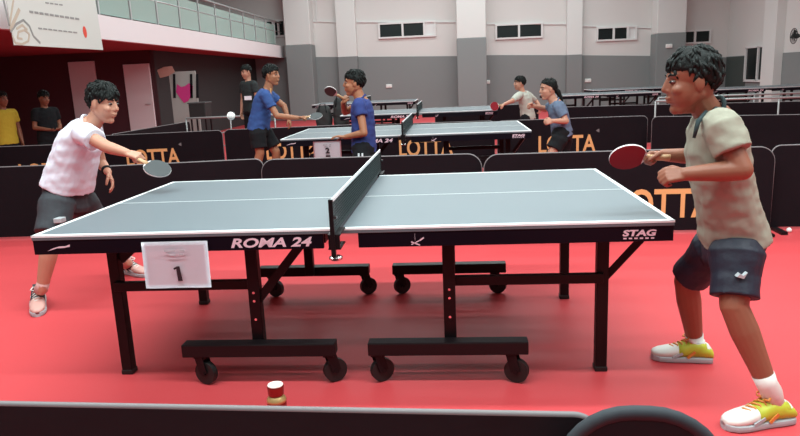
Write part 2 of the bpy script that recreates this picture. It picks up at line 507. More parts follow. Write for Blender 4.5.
def number_sign(digit, x, y, label, z0=.515, z1=.722, wd=.295):
    root = thing('number_sign', label, 'sign', (x, y, z0), 'table number papers')
    nx, nz = 14, 10; front = []; back = []
    mb = MB(); bm = mb.bm
    def dy(u, v): return -.003-.010*(1-v)**2*math.sin(u*3.1)-.006*(1-v)*math.sin(u*7+1)
    grid = [[bm.verts.new((x+(u/nx-.5)*wd, y+dy(u/nx, v/nz), z0+(z1-z0)*v/nz)) for u in range(nx+1)] for v in range(nz+1)]
    for v in range(nz):
        for u in range(nx): bm.faces.new((grid[v][u], grid[v][u+1], grid[v+1][u+1], grid[v+1][u]))
    bmesh.ops.solidify(bm, geom=bm.faces[:], thickness=.0006)
    mb.build('sheet', paper, root, smooth=True)
    if digit == '1':
        mb = MB(); mb.prism([(0, 0), (.02, 0), (.012, .066), (0, .066), (-.016, .058), (-.014, .05), (-.004, .054)], (x+.005, y-.0155, z0+.033), (1, 0, 0), (0, 0, 1), (0, .001, 0))
        mb.build('numeral', ink, root)
    else:
        text_mesh('numeral', '2', (x-.02, y-.0155, z0+.075), (1, 0, 0), (0, 0, 1), .045, .062, ink, root, .04)
        MB().box((x+.005, y-.0155, z0+.045), (.05, .001, .018)).build('underline', ink, root)
    mb = MB()
    for (ux, uz, l) in ((-.02, .168, .05), (.035, .168, .022), (-.01, .148, .03), (.03, .15, .02)):
        mb.box((x+ux, y-.0115, z0+uz), (l, .001, .008))
    mb.build('faint_print', faint_ink, root)
    return root


number_sign('1', -.725, -.001, 'white paper with black number 1 taped to the nearest table apron')
number_sign('2', -.90, 4.548, 'white paper with number 2 hanging on the second table apron', wd=.31)

# ================================================================== BARRIERS
def barrier(a, b, label, h=.70, text=None, r=.07, cloth=cloth_dark, group='court surround barriers', feet=.06, edge=None, tz=(.10, .35)):
    a, b = V((*a, 0)), V((*b, 0)); d = (b-a); L = d.length; d.normalize(); n = V((d.y, -d.x, 0)); up = V((0, 0, 1))
    root = thing('court_barrier', label, 'barrier', (a+b)/2, group)
    pts = [(0, .025), (L, .025)]
    k = 8
    arc = [(L-r+r*math.sin(i/k*math.pi/2), h-r+r*math.cos(i/k*math.pi/2)) for i in range(k+1)]
    pts += list(reversed(arc)); pts += [(L-x, z) for x, z in arc]
    nx = 24
    mb = MB(); mb.prism(pts, a-n*.008, d, up, n*.016)
    mb.build('cloth_panel', cloth, root)
    top = [a+d*x+up*z for x, z in pts[2:]]
    fr = [a+up*.03]+list(reversed(top))+[b+up*.03]
    MB().tube([a+up*.03]+list(reversed(top))+[b+up*.03, a+up*.03], (.008 if edge is None else .014), 8).build('frame', edge or seam_grey, root, smooth=True)
    for t in ((.06, L-feet) if feet else ()):
        MB().box(a+d*t+up*.012, (.05, .4, .024), M(((d.x, -n.x, 0), (d.y, -n.y, 0), (0, 0, 1)))).build('foot', black_metal, root)
    if text:
        tx, W = text
        text_mesh('lettering', 'LOTTA', a+d*(tx-W/2)+n*.0095+up*tz[0], d, up, W, tz[1]-tz[0], gold, root, .02, 0, .001)
        c = a+d*(tx+W/2+.03)+n*.0095+up*(tz[1]+.05)
        MB().prism([(.03*math.cos(i*1.0472)*(1 if i % 2 else .6), .03*math.sin(i*1.0472)*(1 if i % 2 else .6)) for i in range(6)], c, d, up, n*.001).build('small_emblem', seam_grey, root)
    return root


# row in front of the camera
barrier((-2.0, -1.36), (.76, -1.475), 'black barrier along the bottom edge of the view, in front of the bottle', cloth=cloth_black, r=.05, feet=.35)
barrier((.675, -1.545), (.965, -1.56), 'short black barrier end with rounded corners at the bottom, right of centre', cloth=cloth_black, r=.13, feet=0, h=.748, edge=mat('dark_blue_grey_edge', (.03, .035, .042), .7, .3))
# first row behind the near table
barrier((-5.45, 3.2), (-3.12, 3.28), 'dark barrier behind the white-shirted player, at the far left edge')
barrier((-3.10, 2.98), (-1.25, 3.22), 'dark barrier behind the left half of the nearest table, slightly angled')
barrier((-1.24, 3.14), (.72, 3.05), 'dark barrier behind the net of the nearest table', r=.12)
barrier((.74, 2.96), (3.06, 2.86), 'dark barrier with large gold letters beside the khaki player', r=.12, text=(1.48, .80), tz=(.13, .38))
barrier((3.068, 2.93), (5.4, 2.85), 'dark barrier at the right edge behind the khaki player')
# second row
barrier((-6.3, 5.62), (-4.15, 5.68), 'dark lettered barrier behind the white-shirted player, farther row', text=(1.45, .80), tz=(.22, .47))
barrier((-5.1, 7.0), (-3.02, 7.25), 'dark lettered barrier between white-shirted player and blue-shirted boy', text=(1.02, .80), tz=(.22, .47))
barrier((-3.0, 7.3), (-1.0, 7.4), 'dark lettered barrier behind the blue-shirted boy facing right', text=(1.02, .80), tz=(.22, .47))
barrier((-.98, 7.2), (1.08, 7.1), 'dark lettered barrier seen beneath the second table', text=(1.06, .80), tz=(.22, .47))
barrier((1.12, 7.02), (3.2, 6.95), 'dark lettered barrier behind the girl in slate blue', text=(.98, .80), tz=(.22, .47))
barrier((3.2, 6.72), (5.5, 5.9), 'dark plain barrier behind the head of the khaki player', )
# third row
barrier((2.35, 10.1), (4.4, 9.65), 'dark barrier far behind the girl, in front of distant tables')
barrier((.1, 12.0), (2.3, 11.8), 'dark barrier behind the boy in pale grey')
barrier((-4.78, 7.25), (-4.7, 10.2), 'dark barrier running away beneath the balcony doors')
barrier((4.4, 9.6), (6.6, 8.9), 'dark barrier behind the bare metal frames at the right')

# ================================================================== PEOPLE
def frame3(f, up):
    f = V(f).normalized(); u = V(up); u = (u-f*u.dot(f)).normalized(); s = f.cross(u)
    return f, u, s


def head_parts(mb, c, f, u, s, k):
    R = M((f, s, u)).transposed()
    E = lambda of, os, ou, r: mb.ell(c+f*of*k+s*os*k+u*ou*k, [x*k for x in r], R)
    E(-.012, 0, .035, (.095, .075, .085))
    E(.026, 0, -.030, (.066, .063, .082))
    E(-.01, 0, -.03, (.07, .066, .07))
    mb.cap(c+(f*.063-u*.098)*k, .022*k, c+(f*.02-u*.085)*k, .04*k)
    for q in (-1, 1):
        mb.cap(c+(f*.045-u*.098+s*q*.012)*k, .022*k, c+(f*-.01-u*.05+s*q*.05)*k, .022*k)
        E(.055, q*.036, -.025, (.03, .024, .022))
        E(-.008, q*.074, -.008, (.019, .010, .032))
        mb.cap(c+(f*.077+u*.03+s*q*.012)*k, .010*k, c+(f*.066+u*.03+s*q*.042)*k, .010*k)
    mb.cap(c+(f*.083+u*.018)*k, .009*k, c+(f*.100-u*.020)*k, .0115*k)
    for q in (-1, 1): mb.cap(c+(f*.093-u*.026)*k, .009*k, c+(f*.088-u*.026+s*q*.012)*k, .009*k)
    E(.087, 0, -.053, (.012, .024, .007)); E(.084, 0, -.067, (.012, .020, .008))


def hair_mesh(c, f, u, s, k, fringe=.0, fluff=1.0, length=0):
    mb = MB(); bm = mb.bm; nu, nv = 56, 36; rings = []; on = set()
    cc = c+(u*.025-f*.012)*k
    for i in range(nv+1):
        th = math.pi*i/nv*.98+.01*math.pi; ring = []
        for j in range(nu):
            ph = 2*math.pi*j/nu
            df, ds, du = math.sin(th)*math.cos(ph), math.sin(th)*math.sin(ph), math.cos(th)
            jag = noise.noise(V((ph*4.5, c.x*7, 1)))*.17*fluff
            if df > 0: lim = -.14+(.69-fringe)*df**.8+jag*(.4+df)
            else: lim = -.14-(.64+length)*min(1, -df*1.7)+jag*.7
            sm = lambda x: (lambda y: y*y*(3-2*y))(max(0, min(1, x)))
            a1, a2 = sm((du-lim)/.07), sm((du-lim)/.45)
            if a1 > .7: on.add((i, j))
            p = V((df*.106, ds*.086, du*.098))
            lock = noise.noise(V((ph*7+c.x, th*1.6, 2)))*.6+noise.noise(V((ph*17, th*2.5, 7)))*.4
            big = noise.noise(V((df*3+3*c.x, ds*3, du*3)))
            r = .74+a1*.205+a2*(.06+.06*fluff+.07*fluff*big)*(.35+.65*max(0, du))+a1*lock*.11*fluff
            q = p*r*k
            ring.append(cc+f*q.x+s*q.y+u*q.z)
        rings.append(ring)
    mb.loft(rings)
    rnd = random.Random(int(abs(c.x)*977+abs(c.z)*313))
    for _ in range(int(190*min(1.4, fluff+.3))):
        i = rnd.randint(2, nv-6); j = rnd.randrange(nu)
        p = rings[i][j]; q = p-cc
        if (i, j) not in on: continue
        nx_ = rings[min(nv, i+5)][(j+rnd.choice((-2, -1, 0, 1, 2))) % nu]
        o_ = q.normalized(); t_ = (nx_-p)
        if t_.length < 1e-4: continue
        if (nx_-cc).length < .8*q.length: t_ = t_.normalized()*.012+o_*.002
        t_ = t_.normalized(); L_ = (.022+.022*rnd.random())*k*min(1.3, fluff+.3)
        mb.tube([p-o_*.004, p+t_*L_*.5+o_*(.004+.004*rnd.random()), p+t_*L_+o_*.002], [.0075*k, .0065*k, .0012*k], 6)
    return mb


def hand_parts(mb, w_, d, n, t, curl, k=1.0, spread=.1, thumb_in=.5):
    """w_ wrist, d direction to knuckles, n palm-facing normal, t thumb side"""
    d = V(d).normalized(); n = V(n); n = (n-d*n.dot(d)).normalized(); t = V(t); t = (t-d*t.dot(d)-n*t.dot(n)).normalized()
    w_ = V(w_)
    L = [.068, .075, .070, .056]
    for i, q in enumerate((1.5, .5, -.5, -1.5)):
        kn = w_+d*(.074-.004*abs(q))*k+t*q*.0165*k
        mb.cap(w_+t*q*.009*k, .014*k, kn, .0115*k, 10, 3)
        a = curl*(1+.07*(1.5-q)); p = kn; dd = (d+t*q*spread*.5).normalized()
        ang = 0
        for sgm, fr in enumerate((.45, .30, .25)):
            ang += a*(.85, 1.05, .8)[sgm]
            v = dd*math.cos(ang)+n*math.sin(ang)
            e = p+v*L[i]*fr*k*1.05
            mb.cap(p, (.0098-.0008*sgm)*k, e, (.0092-.0009*sgm)*k, 10, 3); p = e
    b = w_+d*.018*k+t*.016*k
    v1 = (d*.62+t*.72+n*.25*(1+thumb_in)).normalized(); e1 = b+v1*.038*k
    v2 = (d*.85+t*(.35-.5*thumb_in)+n*(.3+.5*thumb_in)).normalized(); e2 = e1+v2*.030*k
    v3 = (d*.8+t*(.1-.7*thumb_in)+n*(.3+.5*thumb_in)).normalized(); e3 = e2+v3*.024*k
    mb.cap(b, .014*k, e1, .0115*k, 10, 3).cap(e1, .0110*k, e2, .0100*k, 10, 3).cap(e2, .0100*k, e3, .0085*k, 10, 3)


def ering(c, L, F, a, b, n=24, sq=2.3):
    out = []
    for i in range(n):
        th = 2*math.pi*i/n; x, y = math.cos(th), math.sin(th)
        out.append(c+L*a*math.copysign(abs(x)**(2/sq), x)+F*b*math.copysign(abs(y)**(2/sq), y))
    return out


def shoe(root, heel, toe, wd, mats, lace=True, h=.085):
    """heel & toe: points on the floor"""
    heel, toe = V(heel), V(toe); d = toe-heel; L = d.length; d.normalize(); up = V((0, 0, 1)); s = d.cross(up).normalized(); up = s.cross(d).normalized()
    prof = [(0.0, .034, .050, .055), (.06, .040, .075, .045), (.2, .042, .100, 0), (.34, .041, .098, 0), (.45, .042, .082, 0), (.6, .046, .064, 0), (.75, .049, .052, 0), (.88, .044, .042, 0), (.97, .028, .034, 0), (1.0, .012, .026, 0)]
    rings = []; srings = []
    sc = wd/.095; hs = h/.095
    for t, w2, hh, _ in prof:
        c = heel+d*L*t
        rings.append(ering(c+up*(.022+hh*hs/2-.004), s, up, w2*sc, hh*hs/2, 18, 2.4))
        srings.append(ering(c+up*.015, s, up, w2*sc+.004, .015, 18, 5))
    mb = MB(); mb.loft(rings); o = mb.build('shoe', mats[0], root, smooth=True)
    o2 = MB().loft(srings).build('sole', mats[1], o, smooth=False)
    # heel counter
    cr = []
    for t, w2, hh, _ in prof[:4]:
        c = heel+d*(L*t-.003*(1-t))
        cr.append(ering(c+up*(.022+hh*hs*.42), s, up, w2*sc+.003, hh*hs*.42, 18, 2.4))
    MB().loft(cr).build('heel_panel', mats[2], o, smooth=True)
    # tongue and laces
    if lace:
        mb = MB(); mb.bar(heel+d*L*.40+up*(.088*hs+.022), heel+d*L*.24+up*(.12*hs+.022), .05*sc, .012); mb.build('tongue', mats[2], o)
        mb = MB()
        for i in range(5):
            t = .36+.07*i; hh = (.094-.010*i)*hs+.022-.004
            c = heel+d*L*t+up*hh
            mb.tube([c-s*.03*sc-up*.012, c-s*.012*sc+up*.003, c+s*.012*sc+up*.003+d*.012, c+s*.03*sc-up*.012+d*.014], .0045, 6)
        for q in (-1, 1):
            c = heel+d*L*.36+up*(.10*hs+.022)
            mb.tube([c, c+s*q*.02+up*.018, c+s*q*.036+up*.004+d*.02, c+s*q*.02+d*.03+up*.0, c], .004, 6)
        mb.build('laces', mats[3], o, smooth=True)
        ur = []
        for t, w2, hh in ((.10, .041, .082), (.2, .0425, .099), (.34, .0415, .0985), (.45, .0425, .083), (.56, .045, .068)):
            ur.append(ering(heel+d*L*t+up*(.022+hh*hs*.46), s, up, w2*sc+.002, hh*hs*.46+.002, 18, 2.4))
        MB().loft(ur).build('upper_panel', mats[2], o, smooth=True)
        for q in (-1, 1):
            MB().bar(heel+d*L*.50+s*q*.046*sc+up*.05, heel+d*L*.66+s*q*.0485*sc+up*.028, .006, .012).build('side_stripe', mats[1], o)
            MB().bar(heel+d*L*.30+s*q*.044*sc+up*.06, heel+d*L*.42+s*q*.0445*sc+up*.028, .006, .012).build('side_stripe', mats[3], o)
    return o


def person(label, P):
    """P: dictionary of joints in metres and clothing"""
    g = {k: (V(v) if isinstance(v, (tuple, list)) and len(v) == 3 and not isinstance(v[0], (tuple, list)) else v) for k, v in P.items()}
    base = V((g['pel'].x, g['pel'].y, 0))
    root = thing('person', label, 'person', base, P.get('group'))
    f, u, s = frame3(g['face'], g.get('hup', V((0, 0, 1)))); k = g.get('k', .95); hc = g['head']
    vox = g.get('vox', .006)
    lat_s = (g['shl']-g['shr']).normalized(); lat_h = (g['hipl']-g['hipr']).normalized()
    neck, pel = g['neck'], g['pel']
    mid = g.get('mid', (neck+pel)/2)
    # ---------- body (one skin)
    mb = MB(); head_parts(mb, hc, f, u, s, k)
    mb.cap(hc-u*.06*k-f*.02*k, .050*k, neck-V((0, 0, .03)), .056*k)
    sp = lambda t: (neck*(1-t)*(1-t)+mid*2*t*(1-t)*1.0+pel*t*t) if False else (neck.lerp(mid, t*2) if t < .5 else mid.lerp(pel, t*2-1))
    for t0, t1, r0, r1 in ((.08, .3, .075, .085), (.3, .6, .085, .08), (.6, .95, .08, .085)): mb.cap(sp(t0), r0*k, sp(t1), r1*k)
    ar = g.get('arm', (.043, .036, .033, .024))
    for q in 'lr':
        sh, el, wr = g['sh'+q], g['el'+q], g['wr'+q]
        mb.cap(neck.lerp(sh, .3)-V((0, 0, .05)), .04*k, sh, ar[0]*1.0); mb.cap(sh, ar[0], el, ar[1])
        mid_f = el.lerp(wr, .3)
        mb.cap(el, ar[1], mid_f, ar[2]*1.06); mb.cap(mid_f, ar[2]*1.06, wr, ar[3])
        hd = g['hand'+q]
        hand_parts(mb, wr, *hd[:3], hd[3], hd[4] if len(hd) > 4 else 1.0)
        if ('kn'+q) in g:
            hp, kn, an = g['hip'+q], g['kn'+q], g['an'+q]
            lr = g.get('leg', (.072, .052, .050, .032))
            mb.cap(hp, lr[0], kn, lr[1]); mb.cap(kn, lr[1]*.98, kn.lerp(an, .32), lr[2]*1.04); mb.cap(kn.lerp(an, .32), lr[2]*1.04, an, lr[3])
            if 'to'+q in g:
                dd = (g['to'+q]-g['he'+q]).normalized(); mb.cap(an, lr[3], g['he'+q]+V((0, 0, .05))+dd*.05, .034); mb.cap(g['he'+q]+V((0, 0, .05))+dd*.05, .03, g['to'+q]-dd*.11+V((0, 0, .038)), .014)
    mb.build('body', g['skin'], root, remesh=vox, sm_it=3)
    # ---------- eyes, brows, mouth, hair
    if g.get('eyes', 1):
        for q in (-1, 1):
            ec = hc+(f*.076+s*q*.031+u*.008)*k
            e = MB().ell(ec, (.010*k, .012*k, .006*k), M((f, s, u)).transposed(), 12, 8).build('eye', eye_white, root, smooth=True)
            MB().ell(ec+f*.007*k, (.006*k, .0085*k, .0058*k), M((f, s, u)).transposed(), 10, 6).build('iris', eye_dark, e, smooth=True)
            MB().tube([hc+(f*.084+s*q*.014+u*.030)*k, hc+(f*.082+s*q*.030+u*.036)*k, hc+(f*.070+s*q*.048+u*.030)*k], [.0042*k, .005*k, .003*k], 6).build('eyebrow', hair_black, root, smooth=True)
    hair_mesh(hc, f, u, s, k, g.get('fringe', .1), g.get('fluff', 1), g.get('hlen', 0)).build('hair', hair_black, root, smooth=True)
    if 'pony' in g:
        pts = [V(x) for x in g['pony']]
        MB().tube(pts, [.03, .032, .022, .008][:len(pts)], 10).build('ponytail', hair_black, root, smooth=True)
    # ---------- shirt
    mb = MB(); prof = g.get('torso', ((-.02, .45, .05), (.03, .80, .075), (.12, 1.02, .095), (.3, 1.0, .112), (.5, .93, .112), (.75, .93, .115), (1.0, 1.0, .122), (1.10, 1.02, .122)))
    hw = (g['shl']-g['shr']).length/2+.015
    rings = []
    for t, a, b, *off in prof:
        c = sp(min(t, 1)) if t >= 0 else neck+(neck-mid).normalized()*(-t)*(neck-mid).length*2
        if t > 1: c = pel+(pel-mid)*(t-1)*2
        L = lat_s.lerp(lat_h, max(0, min(1, t))).normalized()
        ax = (neck-mid if t < .5 else mid-pel).normalized(); F = ax.cross(L).normalized()
        if F.dot(f) < 0: F = -F
        Lp = F.cross(ax).normalized()
        if Lp.dot(L) < 0: Lp = -Lp
        if off: c = c+F*off[0]
        rings.append(ering(c, Lp, F, hw*a, b))
    mb.loft(rings)
    sl = g.get('sleeve', .62); sr = g.get('sleeve_r', (.066, .062))
    for q in 'lr':
        sh, el = g['sh'+q], g['el'+q]; d = (el-sh)
        mb.cap(neck.lerp(sh, .45)-V((0, 0, .022)), .058, sh, sr[0]*.93)
        e = sh+d*sl
        L = d.normalized().cross(V((0, 1, .2))).normalized(); F = d.normalized().cross(L)
        mb.loft([ering(sh-d.normalized()*.03, L, F, sr[0]*.75, sr[0]*.75, 18, 2), ering(sh, L, F, sr[0], sr[0], 18, 2), ering(sh+d*sl*.5, L, F, sr[0]*.98, sr[0]*.98, 18, 2), ering(e, L, F, sr[1], sr[1], 18, 2)])
    shirt = mb.build(g.get('top_name', 'shirt'), g['shirt'], root, remesh=g.get('cvox', .008), sm_it=g.get('csm', 3), wrinkle=g.get('wr', .004), wscale=g.get('ws', 14))
    # collar
    mb = MB(); pts = []
    cn = neck.lerp(hc, .22)
    ax = (hc-u*.07*k-neck).normalized(); F = (f-ax*f.dot(ax)).normalized(); L = ax.cross(F)
    for i in range(17):
        th = 2*math.pi*i/16; pts.append(neck+ax*(-.004-.012*math.cos(th))+F*.060*k*math.cos(th)+L*.060*k*math.sin(th))
    mb.tube(pts, g.get('collar_r', .009), 8, False); mb.build('collar', g.get('collar', g['shirt']), root, smooth=True)
    # ---------- shorts / trousers
    if 'shorts' in g:
        mb = MB(); ax = (mid-pel).normalized(); L = lat_h; F = ax.cross(L).normalized()
        hh = (g['hipl']-g['hipr']).length/2
        mb.loft([ering(pel+ax*.07, L, F, hh+.045, .095), ering(pel, L, F, hh+.070, .120), ering(pel-V((0, 0, .06)), L, F, hh+.078, .118), ering(pel-V((0, 0, .10)), L, F, hh+.06, .10)])
        for q in 'lr':
            hp, kn = g['hip'+q], g['kn'+q]; d = kn-hp; sl = g.get('short_len', .85); a0, a1 = g.get('short_r', (.098, .092))
            L2 = d.normalized().cross(F).normalized(); F2 = d.normalized().cross(L2)
            mb.loft([ering(hp-d*.05, L2, F2, a0*.8, a0*.85, 20, 2), ering(hp+d*.15, L2, F2, a0, a0*1.05, 20, 2), ering(hp+d*sl*.6, L2, F2, a1*.98, a1*1.05, 20, 2), ering(hp+d*sl, L2, F2, a1, a1*1.08, 20, 2)])
        sh_o = mb.build('shorts' if g.get('short_len', .85) < 1 else 'trousers', g['shorts'], root, remesh=g.get('cvox', .008), sm_it=2, wrinkle=g.get('wr2', .004), wscale=11)
        if 'stripe' in g:
            for q in g['stripe']:
                hp, kn = g['hip'+q], g['kn'+q]; d = kn-hp; nn = g['stripe_n']
                for w3 in (-.018, .018):
                    o3 = V((w3, 0, 0)); MB().bar(hp+nn*.112+o3, hp+d*.8+nn*.110+o3, .016, .012).build('side_stripe', white_tape, sh_o)
    # ---------- socks and shoes
    for q in 'lr':
        if 'to'+q in g:
            an, kn = g['an'+q], g['kn'+q]; lr = g.get('leg', (.072, .052, .050, .032))
            dd = (g['to'+q]-g['he'+q]).normalized()
            MB().tube([g['he'+q]+dd*.062+V((0, 0, .045)), an.lerp(g['he'+q]+dd*.06+V((0, 0, .09)), .4), an, an+(kn-an)*g.get('sock_h', .14)], [.036, lr[3]*1.1, lr[3]*1.08, lr[3]*1.16], 14).build('sock', g['sock'], root, smooth=True)
            shoe(root, g['he'+q], g['to'+q], g.get('shoe_w', .09), g['shoe'])
    return root


def bat(label, hand, direction, normal, front, back, handle_len=.10, r=(.077, .075)):
    """hand: point in the grip; direction: grip to blade; normal: front rubber faces this way"""
    d = V(direction).normalized(); n = V(normal); n = (n-d*n.dot(d)).normalized(); s = d.cross(n)
    root = thing('table_tennis_bat', label, 'bat', hand)
    c = V(hand)+d*.125
    def disc(rx, ry, cut=0):
        return [(max(rx*math.cos(i*2*math.pi/36), -rx+cut), ry*math.sin(i*2*math.pi/36)) for i in range(36)]
    MB().prism(disc(*r), c-n*.0035, d, s, n*.007).build('blade', edge_tape, root)
    MB().prism(disc(r[0]-.001, r[1]-.001, .012), c+n*.0036, d, s, n*.002).build('front_rubber', front, root)
    MB().prism(disc(r[0]-.001, r[1]-.001, .012), c-n*.0036, d, s, n*-.002).build('back_rubber', back, root)
    mb = MB(); h = V(hand)
    mb.loft([ering(h-d*.05, s, n, .017, .012, 14), ering(h-d*.03, s, n, .0145, .0115, 14), ering(h+d*.03, s, n, .013, .011, 14), ering(h+d*.058, s, n, .017, .009, 14)])
    mb.build('handle', wood, root, smooth=True)
    return root


# ---------- khaki player on the right (faces left)
Yb = -.02
hR = aty(691, 81, Yb-.02)
RP = dict(
    head=hR, face=(-1, .02, -.10), hup=(-.12, 0, 1), k=1.0, fringe=.30, fluff=1.0, vox=.0045, cvox=.006,
    neck=aty(713, 112, Yb), mid=aty(719, 170, Yb), pel=aty(734, 238, Yb+.03),
    shl=aty(721, 126, Yb-.16), shr=aty(712, 124, Yb+.16),
    ell=aty(742, 170, Yb-.24), elr=aty(712, 157, Yb+.26),
    wrl=aty(686, 174, Yb-.17), wrr=aty(664, 155, Yb+.22),
    handl=((-1, .05, -.05), (0, .75, -.65), (-.1, .5, .8), 1.0, .95), handr=((-1, -.05, .02), (0, -.5, -.85), (-.2, -.8, .5), 1.25, .95),
    hipl=aty(737, 245, Yb-.08), hipr=aty(722, 243, Yb+.12),
    knl=aty(734, 306, -.20), knr=aty(686, 281, .27),
    anl=aty(767, 384, -.25), anr=aty(695, 341, .35),
    hel=atz(789, 420, 0), tol=atz(723, 429, 0), her=atz(711, 361, 0), tor=atz(651, 358, 0),
    arm=(.044, .038, .036, .026), leg=(.075, .052, .052, .036), skin=skin_brown, shirt=shirt_khaki, collar=shirt_dark,
    shorts=shorts_navy, short_len=.86, short_r=(.100, .083), sock=sock_white, shoe=(shoe_white, sole_grey, shoe_lime, shoe_orange), shoe_w=.095,
    sleeve=.60, sleeve_r=(.070, .068), wr=.006, sock_h=.12,
    torso=((-.02, .40, .045), (.03, .78, .075), (.12, 1.0, .098), (.3, 1.0, .115), (.5, .95, .112), (.75, .93, .112), (.9, .95, .120), (1.0, 1.0, .127)))
kp = person('boy in khaki tee and dark shorts on the right, holding the red bat', RP)
bat('red table tennis bat held by the boy in khaki', RP['wrr']+V((-.035, -.030, -.006)), (-1, -.05, .06), (0, -.70, -.62), bat_red, bat_black)

MB().tube([aty(711, 109, Yb-.03), aty(723, 113, Yb-.10), aty(733, 122, Yb-.15), aty(739, 136, Yb-.14), aty(744, 152, Yb-.08)], [.012, .022, .026, .024, .012], 10).build('shoulder_panel', shirt_dark, kp, smooth=True)
MB().tube([aty(706, 112, Yb-.07), aty(698, 122, Yb-.165), aty(694, 138, Yb-.165)], [.008, .009, .006], 8).build('front_seam', shirt_dark, kp, smooth=True)
p = aty(742, 277, -.245); MB().prism([(-.018, 0), (-.006, .012), (.006, .004), (.02, .016), (.008, -.008), (-.004, -.004)], p, (1, 0, 0), (0, 0, 1), (0, .03, 0)).build('shorts_emblem', sole_grey, kp)

# ---------- white-shirted player on the left (faces right)
Yl = 1.42
LP = dict(
    head=aty(103.5, 103, Yl), face=(1, -.22, -.22), hup=(.2, 0, 1), k=1.0, fringe=.48, fluff=1.7, vox=.005, cvox=.007,
    neck=aty(89, 124, Yl), mid=aty(77, 150, Yl), pel=aty(66, 192, Yl+.02),
    shr=aty(83, 133, Yl-.16), shl=aty(92, 133, Yl+.15),
    elr=aty(107, 147, Yl-.26), ell=aty(101, 163, Yl+.22),
    wrr=aty(127, 153, Yl-.30), wrl=aty(108, 172, Yl+.12),
    handr=((1, -.05, -.28), (-.1, .4, -.9), (.1, .9, .4), 1.2, 1.0), handl=((.45, -.2, -1), (-.8, -.5, -.2), (.5, -.8, .1), .35, 1.0),
    hipr=aty(58, 197, Yl-.08), hipl=aty(78, 197, Yl+.12),
    knr=aty(51, 242, Yl-.22), knl=aty(102, 232, Yl+.42),
    anr=aty(42, 289, 1.19), anl=aty(128, 263, 1.92),
    her=atz(40, 299, 0), tor=atz(38, 317, 0), hel=atz(122, 272, 0), tol=atz(148, 277, 0),
    arm=(.044, .037, .034, .025), leg=(.078, .055, .052, .034), skin=skin_light, shirt=shirt_white,
    shorts=shorts_grey, short_len=.80, short_r=(.108, .100), sock=sock_pink, shoe=(shoe_pink, sole_grey, shorts_grey, sock_white),
    sleeve=.50, sleeve_r=(.072, .072), wr=.007, ws=11, sock_h=.14,
    torso=((-.02, .40, .05), (.03, .78, .08), (.12, 1.0, .105), (.3, 1.0, .128), (.5, .95, .132), (.75, .98, .138), (.93, 1.05, .142)))
lp = person('boy in white polo shirt leaning forward at the left end of the nearest table', LP)
bat('black-faced table tennis bat held out by the boy in the white polo', LP['wrr']+V((.075, -.012, -.042)), (.86, -.1, -.42), (.32, -.42, .85), bat_black, bat_red, r=(.08, .075))
o = MB().tube([LP['wrl'].lerp(LP['ell'], .12), LP['wrl'].lerp(LP['ell'], .24)], [.033, .035], 16).build('wristband', cloth_blk, lp, smooth=True)

p = aty(57, 221, Yl-.275); MB().box(p+V((0, .03, 0)), (.05, .06, .03), bevel=.004).build('shorts_emblem', sole_grey, lp)

# ---------- blue-shirted boy facing right
Y = 5.25
B1 = dict(
    head=aty(271.5, 75, Y), face=(1, -.25, -.05), k=1.0, fringe=.28, fluff=.9,
    neck=aty(267, 90, Y), mid=aty(262, 106, Y), pel=aty(259, 126, Y),
    shr=aty(265, 95, Y-.17), shl=aty(268, 94, Y+.15), elr=aty(277, 116, Y-.22), ell=aty(284, 106, Y+.2),
    wrr=aty(299, 118, Y-.25), wrl=aty(288, 118, Y+.15),
    handr=((1, 0, .1), (0, -.4, -.9), (0, -.8, .4), 1.2), handl=((.4, 0, -1), (-1, 0, 0), (0, -1, 0), .5),
    hipr=aty(257, 130, Y-.1), hipl=aty(263, 130, Y+.1), knr=aty(260, 153, Y-.12), knl=aty(276, 152, Y+.1), anr=aty(250, 183, Y-.1), anl=aty(277, 181, Y+.15),
    her=V((0, 0, 0)), skin=skin_tan, shirt=shirt_blue, collar=cloth_blk, shorts=cloth_blk, short_len=.78, sock=sock_white, shoe=(shoe_white, sole_grey, shoe_orange, sock_white),
    sleeve=.6, wr=.006)
def ground_feet(D, f, ln=.25):
    f = V(f).normalized()
    for q in 'lr':
        a = D['an'+q]; a.z = .09
        D['he'+q] = V((a.x, a.y, 0))-f*.06; D['to'+q] = D['he'+q]+f*ln
ground_feet(B1, (1, -.2, 0))
b1 = person('boy in blue shirt facing right at the left end of the second table', B1)
bat('black table tennis bat held by the blue-shirted boy facing right', B1['wrr']+V((.075, 0, .008)), (1, 0, .05), (.2, -.45, .85), bat_black, bat_red)
MB().tube([B1['neck']+V((.07, -.09, .02)), B1['mid']+V((.125, -.07, .02))], .010, 6).build('lanyard', gold, b1)

# ---------- boy in royal blue facing left, in front of second table
Y = 3.85
B2 = dict(
    head=aty(354, 83, Y), face=(-1, -.10, -.02), k=1.0, fringe=.3, fluff=1.2,
    neck=aty(361, 99, Y), mid=aty(363, 120, Y), pel=aty(364, 147, Y),
    shl=aty(359, 104, Y-.13), shr=aty(364, 104, Y+.15), ell=aty(364, 133, Y-.2), elr=aty(345, 112, Y+.24),
    wrl=aty(345, 137, Y-.12), wrr=aty(343, 103, Y+.08),
    handl=((-1, .1, .15), (0, 0, -1), (0, 1, 0), .3), handr=((.15, -.2, .35), (1, 0, 0), (0, -1, 0), 1.2),
    hipl=aty(362, 152, Y-.1), hipr=aty(366, 152, Y+.1), knl=aty(364, 190, Y-.1), knr=aty(368, 186, Y+.12), anl=aty(366, 225, Y-.12), anr=aty(370, 220, Y+.14),
    skin=skin_tan, shirt=shirt_blue2, collar=shirt_blue2, shorts=cloth_blk, short_len=.8, sock=sock_white, shoe=(shoe_white, sole_grey, shoe_orange, sock_white),
    sleeve=.42, wr=.006, stripe='l', stripe_n=V((0, -1, 0)))
ground_feet(B2, (-1, -.1, 0))
b2 = person('boy in royal blue shirt facing left in front of the second table', B2)
